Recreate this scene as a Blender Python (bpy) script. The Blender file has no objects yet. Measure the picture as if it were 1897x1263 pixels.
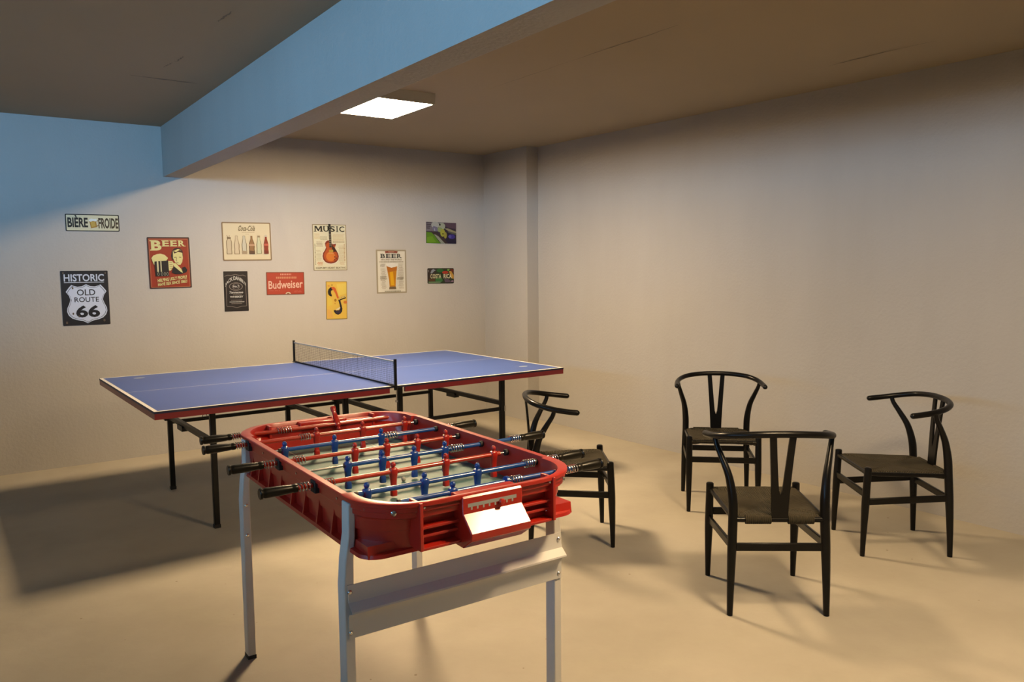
import bpy, bmesh, math, random
from mathutils import Vector, Matrix

SC = bpy.context.scene
COL = SC.collection
random.seed(7)

# ------------------------------------------------------------------ camera
W_PX, H_PX = 1897, 1263
F_PX, YAW, PITCH, ROLL, CAM_H = 1454.73, 0.615787, 0.094147, -0.008668, 1.48258
cam_data = bpy.data.cameras.new('camera')
cam = bpy.data.objects.new('camera', cam_data)
COL.objects.link(cam)
cam_data.sensor_fit = 'HORIZONTAL'
cam_data.sensor_width = 36.0
cam_data.lens = 36.0 * F_PX / W_PX
cam_data.clip_start = 0.05
fw = Vector((math.sin(YAW) * math.cos(PITCH), math.cos(YAW) * math.cos(PITCH), -math.sin(PITCH)))
rt = Vector((math.cos(YAW), -math.sin(YAW), 0))
up = rt.cross(fw)
r2 = rt * math.cos(ROLL) + up * math.sin(ROLL)
u2 = -rt * math.sin(ROLL) + up * math.cos(ROLL)
cam.matrix_world = Matrix(((r2.x, u2.x, -fw.x, 0), (r2.y, u2.y, -fw.y, 0), (r2.z, u2.z, -fw.z, CAM_H), (0, 0, 0, 1)))
SC.camera = cam

# ------------------------------------------------------------------ world, daylight, exposure
world = bpy.data.worlds.new('world')
SC.world = world
world.use_nodes = True
bgn = world.node_tree.nodes['Background']
bgn.inputs['Color'].default_value = (0.25, 0.5, 1.0, 1)
bgn.inputs['Strength'].default_value = 1.0

LAMP_STRENGTH = 240.0          # lamp over the blue table
LAMP2_STRENGTH = 138.0          # lamp over the foosball table
LAMP_COLOR = (1.0, 0.715, 0.40)
# a long basement window high in the left wall, behind an unseen deep shaft added to keep daylight off the floor
WALL_LX, SHAFT_X = -3.0, -3.98
WIN_Y0, WIN_Y1, WIN_Z0, WIN_Z1 = -1.5, 4.6, 1.80, 2.28
ADDED_WIN_X0, ADDED_WIN_X1, ADDED_WIN_Z0, ADDED_WIN_Z1, YF = -2.9, -0.5, 2.16, 2.44, -2.3          # added window behind the camera, put in to light the back wall blue
def daylight(sx, energy, loc, facing, sz):
    d = bpy.data.lights.new('daylight', 'AREA')
    d.shape = 'RECTANGLE'
    d.size = sx
    d.size_y = sz - 0.04
    d.energy = energy
    d.color = (0.27, 0.62, 1.0)
    o = bpy.data.objects.new('daylight', d)
    COL.objects.link(o)
    o.location = loc
    o.rotation_euler = (-Vector(facing)).to_track_quat('Z', 'Y').to_euler()
    o['kind'] = 'helper'
daylight(WIN_Y1 - WIN_Y0 - 0.04, 215.0, (SHAFT_X + 0.03, (WIN_Y0 + WIN_Y1) / 2, (WIN_Z0 + WIN_Z1) / 2), (1, 0, 0), WIN_Z1 - WIN_Z0)
daylight(ADDED_WIN_X1 - ADDED_WIN_X0 - 0.04, 640.0, ((ADDED_WIN_X0 + ADDED_WIN_X1) / 2, YF - 1.57, (ADDED_WIN_Z0 + ADDED_WIN_Z1) / 2), (0, 1, 0), ADDED_WIN_Z1 - ADDED_WIN_Z0)  # added light in the made-up window, brightens the upper back wall

SC.view_settings.view_transform = 'Standard'
SC.view_settings.look = 'None'
SC.view_settings.gamma = 1.0
SC.view_settings.use_curve_mapping = False
SC.view_settings.exposure = 0.0

# ------------------------------------------------------------------ room numbers
H = 2.6027
YB = 6.734
XR = 4.5427
RANG = 0.02594
BX1, BX2, BZ = 1.3989, 1.5438, 2.2147
PX, PY = 4.4296, 6.0004
LAMP = (2.412, 4.842)
LAMP2 = (2.412, 0.95)

# ------------------------------------------------------------------ helpers
def lin(r, g, b):
    f = lambda c: (c / 255) / 12.92 if c / 255 <= 0.04045 else ((c / 255 + 0.055) / 1.055) ** 2.4
    return (f(r), f(g), f(b), 1)

MATS = {}
def mat(name, col, rough=0.5, metal=0.0, coat=0.0, bump=None, vary=None, spec=0.5, coat_rough=0.08):
    """principled material; bump=(scale, strength), vary=(scale, amount) noise on the base colour"""
    if name in MATS:
        return MATS[name]
    m = bpy.data.materials.new(name)
    m.use_nodes = True
    nt = m.node_tree
    b = nt.nodes['Principled BSDF']
    col = tuple(col[:3]) + (1,)
    b.inputs['Base Color'].default_value = col
    b.inputs['Roughness'].default_value = rough
    b.inputs['Metallic'].default_value = metal
    b.inputs['Coat Weight'].default_value = coat
    b.inputs['Coat Roughness'].default_value = coat_rough
    b.inputs['Specular IOR Level'].default_value = spec
    if bump or vary:
        tc = nt.nodes.new('ShaderNodeTexCoord')
    if vary:
        n = nt.nodes.new('ShaderNodeTexNoise')
        n.inputs['Scale'].default_value = vary[0]
        n.inputs['Detail'].default_value = 5
        nt.links.new(tc.outputs['Object'], n.inputs['Vector'])
        mx = nt.nodes.new('ShaderNodeMix')
        mx.data_type = 'RGBA'
        mx.inputs['A'].default_value = tuple(c * (1 - vary[1]) for c in col[:3]) + (1,)
        mx.inputs['B'].default_value = tuple(min(1, c * (1 + vary[1])) for c in col[:3]) + (1,)
        nt.links.new(n.outputs['Fac'], mx.inputs['Factor'])
        nt.links.new(mx.outputs['Result'], b.inputs['Base Color'])
    if bump:
        n2 = nt.nodes.new('ShaderNodeTexNoise')
        n2.inputs['Scale'].default_value = bump[0]
        n2.inputs['Detail'].default_value = 6
        nt.links.new(tc.outputs['Object'], n2.inputs['Vector'])
        bp = nt.nodes.new('ShaderNodeBump')
        bp.inputs['Strength'].default_value = bump[1]
        bp.inputs['Distance'].default_value = 0.02
        nt.links.new(n2.outputs['Fac'], bp.inputs['Height'])
        nt.links.new(bp.outputs['Normal'], b.inputs['Normal'])
    MATS[name] = m
    return m

def nodes_of(m):
    return m.node_tree.nodes, m.node_tree.links, m.node_tree.nodes['Principled BSDF']

class MB:
    """collects shapes and links them as one mesh object"""
    def __init__(s):
        s.v, s.f, s.m, s.sm = [], [], [], []
        s.mats = []
    def mi(s, m):
        if m not in s.mats:
            s.mats.append(m)
        return s.mats.index(m)
    def add(s, verts, faces, m, smooth=False):
        o = len(s.v)
        s.v += [tuple(p) for p in verts]
        k = s.mi(m)
        for f in faces:
            s.f.append([o + i for i in f])
            s.m.append(k)
            s.sm.append(smooth)
    def box(s, x0, x1, y0, y1, z0, z1, m):
        v = [(x, y, z) for x in (x0, x1) for y in (y0, y1) for z in (z0, z1)]
        s.add(v, [(0, 1, 3, 2), (4, 6, 7, 5), (0, 4, 5, 1), (2, 3, 7, 6), (0, 2, 6, 4), (1, 5, 7, 3)], m)
    def loft(s, loops, m, closed=True, caps=True, smooth=True, ring=False):
        n = len(loops[0])
        v = [p for l in loops for p in l]
        f = []
        L = len(loops)
        for a in range(L if ring else L - 1):
            b = (a + 1) % L
            for i in range(n if closed else n - 1):
                j = (i + 1) % n
                f.append((a * n + i, a * n + j, b * n + j, b * n + i))
        s.add(v, f, m, smooth)
        if caps and not ring:
            s.add(loops[0], [tuple(range(n))[::-1]], m)
            s.add(loops[-1], [tuple(range(n))], m)
    def tube(s, path, rad, m, n=12, rb=None, up=Vector((0, 0, 1)), round_ends=False):
        """sweep a circle (or ellipse: rad sideways, rb along the frame normal) along path"""
        P = [Vector(p) for p in path]
        R = rad if hasattr(rad, '__len__') else [rad] * len(P)
        RB = rb if rb is not None and hasattr(rb, '__len__') else [rb] * len(P) if rb is not None else R
        if round_ends:
            d0 = (P[0] - P[1]).normalized(); d1 = (P[-1] - P[-2]).normalized()
            pre = [(P[0] + d0 * R[0] * math.sin(a), R[0] * math.cos(a), RB[0] * math.cos(a)) for a in (1.45, 1.1, 0.7, 0.35)]
            post = [(P[-1] + d1 * R[-1] * math.sin(a), R[-1] * math.cos(a), RB[-1] * math.cos(a)) for a in (0.35, 0.7, 1.1, 1.45)]
            P, R, RB = [q[0] for q in pre] + P + [q[0] for q in post], [q[1] for q in pre] + list(R) + [q[1] for q in post], [q[2] for q in pre] + list(RB) + [q[2] for q in post]
        loops = []
        nrm = None
        for i, p in enumerate(P):
            t = (P[min(i + 1, len(P) - 1)] - P[max(i - 1, 0)]).normalized()
            if nrm is None:
                nrm = up - t * up.dot(t)
                if nrm.length < 1e-4:
                    nrm = Vector((0, 1, 0)) - t * t.y
                nrm.normalize()
            else:
                nrm = (nrm - t * nrm.dot(t)).normalized()
            bi = t.cross(nrm)
            loops.append([p + bi * (R[i] * math.cos(2 * math.pi * k / n)) + nrm * (RB[i] * math.sin(2 * math.pi * k / n)) for k in range(n)])
        s.loft(loops, m)
    def bar(s, a, b, w, h, m, up=Vector((0, 0, 1))):
        """square-section bar from a to b"""
        a, b = Vector(a), Vector(b)
        t = (b - a).normalized()
        n = up - t * up.dot(t)
        if n.length < 1e-4:
            n = Vector((0, 1, 0)) - t * t.y
        n.normalize()
        bi = t.cross(n)
        loops = [[p + bi * (sx * w / 2) + n * (sy * h / 2) for sx, sy in ((-1, -1), (1, -1), (1, 1), (-1, 1))] for p in (a, b)]
        s.loft(loops, m, smooth=False)
    def lathe(s, prof, m, c=(0, 0, 0), axis='z', n=20):
        """prof: list of (radius, height along axis)"""
        loops = []
        for r, h in prof:
            l = []
            for k in range(n):
                a = 2 * math.pi * k / n
                u, v = max(r, 1e-5) * math.cos(a), max(r, 1e-5) * math.sin(a)
                p = {'z': (u, v, h), 'x': (h, u, v), 'y': (v, h, u)}[axis]
                l.append((c[0] + p[0], c[1] + p[1], c[2] + p[2]))
            loops.append(l)
        s.loft(loops, m)
    def prism_x(s, prof, x0, x1, m, smooth=False):
        s.loft([[(x, y, z) for y, z in prof] for x in (x0, x1)], m, smooth=smooth)
    def build(s, name, parent=None, loc=(0, 0, 0), bevel=0, seg=2, auto=40):
        me = bpy.data.meshes.new(name)
        me.from_pydata(s.v, [], s.f)
        for m in s.mats:
            me.materials.append(m)
        for p, k, sm in zip(me.polygons, s.m, s.sm):
            p.material_index = k
            p.use_smooth = sm
        bm = bmesh.new()
        bm.from_mesh(me)
        bmesh.ops.remove_doubles(bm, verts=bm.verts, dist=1e-6)
        bmesh.ops.recalc_face_normals(bm, faces=bm.faces)
        bm.to_mesh(me)
        bm.free()
        me.update()
        if auto:
            me.set_sharp_from_angle(angle=math.radians(auto))
        o = bpy.data.objects.new(name, me)
        COL.objects.link(o)
        o.location = loc
        if parent is not None:
            o.parent = parent
        if bevel:
            b = o.modifiers.new('bevel', 'BEVEL')
            b.width = bevel
            b.segments = seg
            b.limit_method = 'ANGLE'
            b.angle_limit = math.radians(50)
        return o

def thing(name, label, cat, loc=(0, 0, 0), rz=0, group=None):
    o = bpy.data.objects.new(name, None)
    COL.objects.link(o)
    o.location = loc
    o.rotation_euler = (0, 0, rz)
    o.empty_display_size = 0.1
    tag(o, label, cat, group)
    return o
def tag(o, label, cat, group=None):
    o['label'] = label
    o['category'] = cat
    if group:
        o['group'] = group
def struct(o):
    o['kind'] = 'structure'
    return o
def copy_tree(o, parent=None):
    c = o.copy()
    COL.objects.link(c)
    if parent is not None:
        c.parent = parent
    for ch in o.children:
        copy_tree(ch, c)
    return c
def catmull(pts, per=6):
    P = [Vector(p) for p in pts]
    P = [P[0] * 2 - P[1]] + P + [P[-1] * 2 - P[-2]]
    out = []
    for i in range(1, len(P) - 2):
        for k in range(per):
            t = k / per
            a, b, c, d = P[i - 1], P[i], P[i + 1], P[i + 2]
            out.append(0.5 * (2 * b + (c - a) * t + (2 * a - 5 * b + 4 * c - d) * t * t + (3 * b - a - 3 * c + d) * t ** 3))
    out.append(P[-2])
    return out

# ------------------------------------------------------------------ room materials
def plaster_material(name, col, amount=0.045):
    m = mat(name, col, 0.85, bump=(55, 0.12), vary=(1.3, amount), spec=0.25)
    return m

def wall_material():
    m = plaster_material('painted_plaster', (0.36, 0.346, 0.328))
    N, L, b = nodes_of(m)
    # faint vertical runs and water stains in the paint
    tc = N.new('ShaderNodeTexCoord')
    mp = N.new('ShaderNodeMapping')
    mp.inputs['Scale'].default_value = (1.6, 1.6, 0.3)
    L.new(tc.outputs['Object'], mp.inputs['Vector'])
    n = N.new('ShaderNodeTexNoise')
    n.inputs['Scale'].default_value = 1.6
    n.inputs['Detail'].default_value = 7
    n.inputs['Roughness'].default_value = 0.62
    L.new(mp.outputs['Vector'], n.inputs['Vector'])
    r = N.new('ShaderNodeValToRGB')
    r.color_ramp.elements[0].position = 0.35
    r.color_ramp.elements[0].color = (0.965, 0.96, 0.955, 1)
    r.color_ramp.elements[1].position = 0.6
    r.color_ramp.elements[1].color = (1, 1, 1, 1)
    L.new(n.outputs['Fac'], r.inputs['Fac'])
    old = b.inputs['Base Color'].links[0].from_socket
    mx = N.new('ShaderNodeMix')
    mx.data_type = 'RGBA'
    mx.blend_type = 'MULTIPLY'
    mx.inputs['Factor'].default_value = 1
    L.new(old, mx.inputs['A'])
    L.new(r.outputs['Color'], mx.inputs['B'])
    L.new(mx.outputs['Result'], b.inputs['Base Color'])
    return m

def floor_material():
    m = mat('smooth_concrete', (0.382, 0.350, 0.290), 0.62, bump=(30, 0.05), vary=(2.2, 0.06), spec=0.3)
    N, L, b = nodes_of(m)
    tc = N.new('ShaderNodeTexCoord')
    # large cloudy patches
    n = N.new('ShaderNodeTexNoise')
    n.inputs['Scale'].default_value = 1.1
    n.inputs['Detail'].default_value = 8
    n.inputs['Roughness'].default_value = 0.6
    L.new(tc.outputs['Object'], n.inputs['Vector'])
    r = N.new('ShaderNodeValToRGB')
    r.color_ramp.elements[0].position = 0.34
    r.color_ramp.elements[0].color = (0.87, 0.86, 0.85, 1)
    r.color_ramp.elements[1].position = 0.62
    r.color_ramp.elements[1].color = (1, 1, 1, 1)
    L.new(n.outputs['Fac'], r.inputs['Fac'])
    # sparse dark specks
    vo = N.new('ShaderNodeTexVoronoi')
    vo.inputs['Scale'].default_value = 7.0
    L.new(tc.outputs['Object'], vo.inputs['Vector'])
    ns = N.new('ShaderNodeTexNoise')
    ns.inputs['Scale'].default_value = 3.1
    L.new(tc.outputs['Object'], ns.inputs['Vector'])
    lim = N.new('ShaderNodeMath'); lim.operation = 'MULTIPLY_ADD'
    L.new(ns.outputs['Fac'], lim.inputs[0]); lim.inputs[1].default_value = 0.12; lim.inputs[2].default_value = -0.035
    lt = N.new('ShaderNodeMath'); lt.operation = 'LESS_THAN'
    L.new(vo.outputs['Distance'], lt.inputs[0]); L.new(lim.outputs[0], lt.inputs[1])
    dk = N.new('ShaderNodeMix'); dk.data_type = 'RGBA'
    dk.inputs['A'].default_value = (1, 1, 1, 1); dk.inputs['B'].default_value = (0.62, 0.57, 0.5, 1)
    L.new(lt.outputs[0], dk.inputs['Factor'])
    old = b.inputs['Base Color'].links[0].from_socket
    for sock in (r.outputs['Color'], dk.outputs['Result']):
        mx = N.new('ShaderNodeMix'); mx.data_type = 'RGBA'; mx.blend_type = 'MULTIPLY'
        mx.inputs['Factor'].default_value = 1
        L.new(old, mx.inputs['A']); L.new(sock, mx.inputs['B'])
        old = mx.outputs['Result']
    L.new(old, b.inputs['Base Color'])
    return m

M_WALL = wall_material()
M_FLOOR = floor_material()
M_CEIL = mat('painted_concrete_slab', (0.325, 0.265, 0.185), 0.85, bump=(9, 0.10), vary=(0.9, 0.06), spec=0.2)
M_SEAM = mat('slab_joint', (0.17, 0.14, 0.10), 0.9)
M_DARK = mat('dark_outside_frame', (0.05, 0.05, 0.055), 0.4)

# ------------------------------------------------------------------ room shell
def box_struct(name, *a, m=M_WALL):
    b = MB(); b.box(*a, m)
    return struct(b.build(name, auto=0))

box_struct('floor', WALL_LX - 0.2, XR + 0.5, YF - 0.2, YB + 0.2, -0.12, 0.0, m=M_FLOOR)
c = MB()
c.box(WALL_LX - 0.2, XR + 0.5, YF - 0.2, YB + 0.2, H, H + 0.2, M_CEIL)
def seam(x0, y0, x1, y1, wd):
    """thin raised ridge left by the formwork boards, wavering a little"""
    n = 14
    top, bot = [], []
    for i in range(n + 1):
        t = i / n
        x = x0 + (x1 - x0) * t + random.uniform(-1, 1) * 0.004
        y = y0 + (y1 - y0) * t
        k = wd * (0.25 + 0.75 * math.sin(math.pi * t)) * random.uniform(0.5, 1.1)
        dx, dy = (k, 0) if abs(y1 - y0) > abs(x1 - x0) else (0, k)
        top.append((x - dx, y - dy, H - 0.0015)); bot.append((x + dx, y + dy, H - 0.0015))
    v = top + bot
    c.add(v, [(i, i + 1, n + 2 + i, n + 1 + i) for i in range(n)], M_SEAM)
seam(2.83, 3.41, 2.838, 2.64, 0.0055)
seam(2.83, 4.24, 2.83, 3.41, 0.0022)
seam(4.12, 2.69, 4.112, 2.28, 0.006)
seam(4.112, 2.28, 4.12, 2.10, 0.003)
seam(0.90, 5.06, 1.28, 5.07, 0.012)
seam(1.05, 3.77, 1.06, 3.59, 0.006)
seam(1.05, 4.61, 1.06, 4.47, 0.006)
seam(1.02, 4.77, 1.04, 4.63, 0.004)
struct(c.build('ceiling', auto=0))
box_struct('wall_back', WALL_LX - 0.2, XR + 0.5, YB, YB + 0.2, 0, H)
M_UNSEEN = mat('darkened_unseen_wall', (0.13, 0.125, 0.12), 0.9)  # unseen walls, darkened to cut the bounced light
M_SHAFT = mat('added_dark_shaft', (0.10, 0.10, 0.10), 0.9)  # shafts added to stop daylight reaching the floor
w = MB()
w.box(WALL_LX - 0.2, XR + 0.5, YF - 0.2, YF, 0, ADDED_WIN_Z0, M_UNSEEN)
w.box(WALL_LX - 0.2, XR + 0.5, YF - 0.2, YF, ADDED_WIN_Z1, H, M_UNSEEN)
w.box(WALL_LX - 0.2, ADDED_WIN_X0, YF - 0.2, YF, ADDED_WIN_Z0, ADDED_WIN_Z1, M_UNSEEN)
w.box(ADDED_WIN_X1, XR + 0.5, YF - 0.2, YF, ADDED_WIN_Z0, ADDED_WIN_Z1, M_UNSEEN)
for z in (ADDED_WIN_Z0 - 0.1, ADDED_WIN_Z1):  # added shaft around the added window, limits its downward light
    w.box(ADDED_WIN_X0 - 0.1, ADDED_WIN_X1 + 0.1, YF - 1.6, YF - 0.2, z, z + 0.1, M_SHAFT)
for x in (ADDED_WIN_X0 - 0.1, ADDED_WIN_X1):
    w.box(x, x + 0.1, YF - 1.6, YF - 0.2, ADDED_WIN_Z0, ADDED_WIN_Z1, M_SHAFT)
struct(w.build('wall_front', auto=0))
w = MB()
for a in (ADDED_WIN_X0, ADDED_WIN_X1 - 0.04):
    w.box(a, a + 0.04, YF - 1.65, YF - 1.6, ADDED_WIN_Z0, ADDED_WIN_Z1, M_DARK)
for a in (ADDED_WIN_Z0, ADDED_WIN_Z1 - 0.04):
    w.box(ADDED_WIN_X0, ADDED_WIN_X1, YF - 1.65, YF - 1.6, a, a + 0.04, M_DARK)
struct(w.build('added_window_2'))
w = MB()
ry = lambda y: XR + math.tan(RANG) * (YB - y)
for_v = [(ry(YB), YB), (ry(YF), YF), (ry(YF) + 0.2, YF), (ry(YB) + 0.2, YB)]
w.loft([[(x, y, z) for x, y in for_v] for z in (0, H)], M_WALL, smooth=False)
struct(w.build('wall_right', auto=0))
w = MB()
x0, x1 = SHAFT_X, WALL_LX
w.box(x1 - 0.2, x1, YF, YB, 0, WIN_Z0, M_UNSEEN)
w.box(x1 - 0.2, x1, YF, YB, WIN_Z1, H, M_UNSEEN)
w.box(x1 - 0.2, x1, YF, WIN_Y0, WIN_Z0, WIN_Z1, M_UNSEEN)
w.box(x1 - 0.2, x1, WIN_Y1, YB, WIN_Z0, WIN_Z1, M_UNSEEN)
for z in (WIN_Z0 - 0.1, WIN_Z1):  # added shaft, its sill blocks the downward daylight
    w.box(x0, x1 - 0.2, WIN_Y0 - 0.1, WIN_Y1 + 0.1, z, z + 0.1, M_SHAFT)
for y in (WIN_Y0 - 0.1, WIN_Y1):
    w.box(x0, x1 - 0.2, y, y + 0.1, WIN_Z0, WIN_Z1, M_SHAFT)
struct(w.build('wall_left', auto=0))
w = MB()
for a in (WIN_Y0, WIN_Y1 - 0.04):
    w.box(x0 - 0.05, x0, a, a + 0.04, WIN_Z0, WIN_Z1, M_DARK)
for a in (WIN_Z0, WIN_Z1 - 0.04):
    w.box(x0 - 0.05, x0, WIN_Y0, WIN_Y1, a, a + 0.04, M_DARK)
struct(w.build('window_1'))
box_struct('beam', BX1, BX2, YF, YB, BZ, H)
w = MB()
w.loft([[(x, y, z) for x, y in ((PX, PY), (ry(PY) + 0.02, PY), (ry(YB) + 0.02, YB), (PX, YB))] for z in (0, H)], M_WALL, smooth=False)
struct(w.build('pillar', auto=0))

# ------------------------------------------------------------------ ceiling lamps
M_CASE = mat('white_lamp_housing', (0.446, 0.432, 0.403), 0.5)
def lamp_material(strength):
    m = bpy.data.materials.new('lit_diffuser')
    m.use_nodes = True
    nt = m.node_tree
    nt.nodes.clear()
    e = nt.nodes.new('ShaderNodeEmission')
    e.inputs['Color'].default_value = LAMP_COLOR + (1,)
    e.inputs['Strength'].default_value = strength
    o = nt.nodes.new('ShaderNodeOutputMaterial')
    nt.links.new(e.outputs[0], o.inputs['Surface'])
    return m
def ceiling_lamp(x, y, label, strength):
    t = thing('ceiling_light', label, 'ceiling light', (x, y, H), 0, 'square ceiling lights')
    hx, hy, d = 0.206, 0.303, 0.068
    b = MB()
    b.box(-hx, hx, -hy, hy, -0.058, 0, M_CASE)
    rim = 0.012
    for a in ((-hx, hx, -hy, -hy + rim), (-hx, hx, hy - rim, hy), (-hx, -hx + rim, -hy + rim, hy - rim), (hx - rim, hx, -hy + rim, hy - rim)):
        b.box(*a, -d, -0.058, M_CASE)
    b.build('housing', t)
    b = MB()
    b.box(-hx + rim, hx - rim, -hy + rim, hy - rim, -d + 0.002, -0.0585, lamp_material(strength))
    b.build('diffuser', t)
ceiling_lamp(*LAMP, 'lit square ceiling light beside the beam, above the blue table', LAMP_STRENGTH)
ceiling_lamp(*LAMP2, 'lit square ceiling light nearer the camera, above the foosball table and chairs', LAMP2_STRENGTH)

# ------------------------------------------------------------------ table tennis table
TX, TY, TR = 2.1447, 5.1182, 0.0231
TL, TW, TH = 2.74, 1.590, 0.76
M_BLUE = mat('blue_table_coating', (0.0418, 0.0778, 0.274), 0.45, spec=0.35, vary=(6, 0.05))
M_WHITE = mat('white_line_paint', (0.54, 0.533, 0.504), 0.5)
M_EDGE = mat('dark_blue_board_edge', (0.013, 0.0144, 0.0432), 0.5)
M_APRON = mat('dark_red_metal_apron', (0.216, 0.0115, 0.0158), 0.35, coat=0.2)
M_BLACK = mat('black_painted_steel', (0.007, 0.0065, 0.006), 0.36, spec=0.25)
M_STEEL = mat('bright_steel', (0.62, 0.61, 0.6), 0.25, metal=1.0)
M_RUBBER = mat('black_rubber', (0.01, 0.01, 0.01), 0.6)
M_OVAL = mat('pale_oval_print', (0.302, 0.36, 0.446), 0.45)

tt = thing('table_tennis_table', 'blue table tennis table with red apron and black steel legs', 'table', (TX, TY, 0), TR)
def half_board(s):
    """s=-1: half towards the sign of the road shield, s=+1: half by the pillar"""
    xa, xb = (-TL / 2, -0.003) if s < 0 else (0.003, TL / 2)
    hw = TW / 2
    b = MB()
    z0, z1 = TH - 0.0125, TH
    b.box(xa, xb, -hw, hw, z0, z1 - 0.0002, M_EDGE)
    # top skin split along the painted lines
    xs = [xa, xa + 0.02, xb] if s < 0 else [xa, xb - 0.02, xb]
    ys = [-hw, -hw + 0.02, -0.0025, 0.0025, hw - 0.02, hw]
    for i in range(2):
        for j in range(5):
            end = (i == 0) if s < 0 else (i == 1)
            m = M_WHITE if (end or j in (0, 2, 4)) else M_BLUE
            b.add([(xs[i], ys[j], z1), (xs[i + 1], ys[j], z1), (xs[i + 1], ys[j + 1], z1), (xs[i], ys[j + 1], z1)], [(0, 1, 2, 3)], m)
    cx, cy = (-1.153, 0.634) if s < 0 else (1.188, -0.557)
    b.add([(cx + 0.036 * math.cos(a * math.pi / 12), cy + 0.022 * math.sin(a * math.pi / 12), z1 + 0.0005) for a in range(24)], [tuple(range(24))], M_OVAL)
    top = b.build('tabletop', tt, auto=0)
    a = MB()
    za, zb = TH - 0.0435, TH - 0.0125
    if s < 0:
        a.box(xa + 0.001, -0.024, -hw + 0.001, -hw + 0.018, za, zb, M_APRON)
        a.box(xa + 0.001, -0.08, hw - 0.018, hw - 0.001, za, zb, M_APRON)
        a.box(xa + 0.001, xa + 0.018, -hw + 0.018, hw - 0.018, za, zb, M_APRON)
    else:
        a.box(0.083, xb - 0.001, -hw + 0.001, -hw + 0.018, za, zb, M_APRON)
        a.box(0.024, xb - 0.001, hw - 0.018, hw - 0.001, za, zb, M_APRON)
        a.box(xb - 0.018, xb - 0.001, -hw + 0.018, hw - 0.018, za, zb, M_APRON)
    a.build('apron', top)
half_board(-1); half_board(1)
def tt_leg(x, y, top=0.74):
    b = MB(); b.box(-0.0155, 0.0155, -0.0155, 0.0155, 0.012, top, M_BLACK)
    l = b.build('leg', tt, (x, y, 0), bevel=0.003)
    b = MB(); b.box(-0.0175, 0.0175, -0.0175, 0.0175, 0, 0.02, M_RUBBER)
    b.build('foot_cap', l)
    return l
legs = {}
for x in (-1.004, -0.187, 0.200, 1.030):
    for y in (-0.503, 0.503):
        legs[(x, y)] = tt_leg(x, y)
for x in (-1.004, -0.187, 0.200, 1.030):
    b = MB(); b.bar((x, -0.49, 0.50), (x, 0.49, 0.50), 0.026, 0.030, M_BLACK)
    b.box(x - 0.022, x + 0.022, 0.10, 0.22, 0.463, 0.495, M_BLACK) if abs(x) > 0.5 else None
    b.build('cross_bar', tt)
for x0_, x1_, y in ((-0.99, -0.20, 0.503), (-0.175, 0.19, 0.503), (0.21, 1.02, 0.503), (0.21, 1.02, -0.503)):
    b = MB(); b.bar((x0_, y, 0.46), (x1_, y, 0.46), 0.018, 0.024, M_BLACK)
    b.build('side_rail', tt)
for x, y in ((-1.004, 0.503), (0.2, 0.503)):
    b = MB(); b.box(x - 0.035, x + 0.02, y - 0.02, y + 0.02, 0.475, 0.525, M_BLACK)
    b.build('hinge_bracket', tt, bevel=0.004)
b = MB()
b.tube([(-1.045 + 0.013 * math.cos(a * math.pi / 10), -0.505, 0.655 + 0.013 * math.sin(a * math.pi / 10)) for a in range(21)], 0.0018, M_BLACK, n=6, up=Vector((0, 1, 0)))
b.bar((-1.03, -0.505, 0.668), (-1.004, -0.505, 0.668), 0.004, 0.004, M_STEEL)
b.build('pull_ring', tt)
b = MB()
b.bar((1.055, -0.505, 0.68), (1.055, -0.505, 0.1), 0.004, 0.004, M_BLACK)
b.box(1.046, 1.060, -0.515, -0.495, 0.44, 0.48, M_STEEL)
b.build('release_rod', tt)

# net
nt_ = thing('table_tennis_net', 'black mesh net with white top tape across the blue table', 'net', (TX, TY, TH), TR)
M_NET = mat('black_net_cord', (0.0216, 0.0216, 0.0252), 0.7)
M_TAPE = mat('white_net_tape', (0.475, 0.454, 0.418), 0.7)
NH = 0.157
HWN = 0.815
b = MB()
nx = 118
for i in range(nx + 1):
    y = -HWN + 2 * HWN * i / nx
    k = 0.0011 if i % 15 == 7 else 0.00045
    b.box(-0.0005, 0.0005, y - k, y + k, 0.006, NH - 0.004, M_NET)
for i in range(1, 12):
    z = 0.004 + (NH - 0.008) * i / 12
    b.box(-0.0005, 0.0005, -HWN, HWN, z - 0.00045, z + 0.00045, M_NET)
b.build('net_mesh', nt_, auto=0)
b = MB(); b.box(-0.0025, 0.0025, -HWN, HWN, NH - 0.009, NH, M_TAPE); b.build('top_tape', nt_)
b = MB(); b.box(-0.0025, 0.0025, -HWN, HWN, 0.001, 0.010, M_RUBBER); b.build('bottom_tape', nt_)
for s in (-1, 1):
    b = MB()
    b.box(-0.008, 0.008, s * (HWN + 0.002), s * (HWN + 0.016), -0.022, NH + 0.012, M_BLACK)
    b.box(-0.016, 0.016, s * (HWN - 0.06), s * (HWN + 0.012), 0.0005, 0.006, M_BLACK)
    p = b.build('post', nt_, bevel=0.002)
    b = MB()
    b.lathe([(0.0035, -0.10), (0.0035, -0.02)], M_STEEL, (0.012, s * (HWN - 0.005), 0), n=8)
    b.lathe([(0.008, -0.10), (0.008, -0.088)], M_STEEL, (0.012, s * (HWN - 0.005), 0), n=10)
    b.build('clamp_screw', p)

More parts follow.
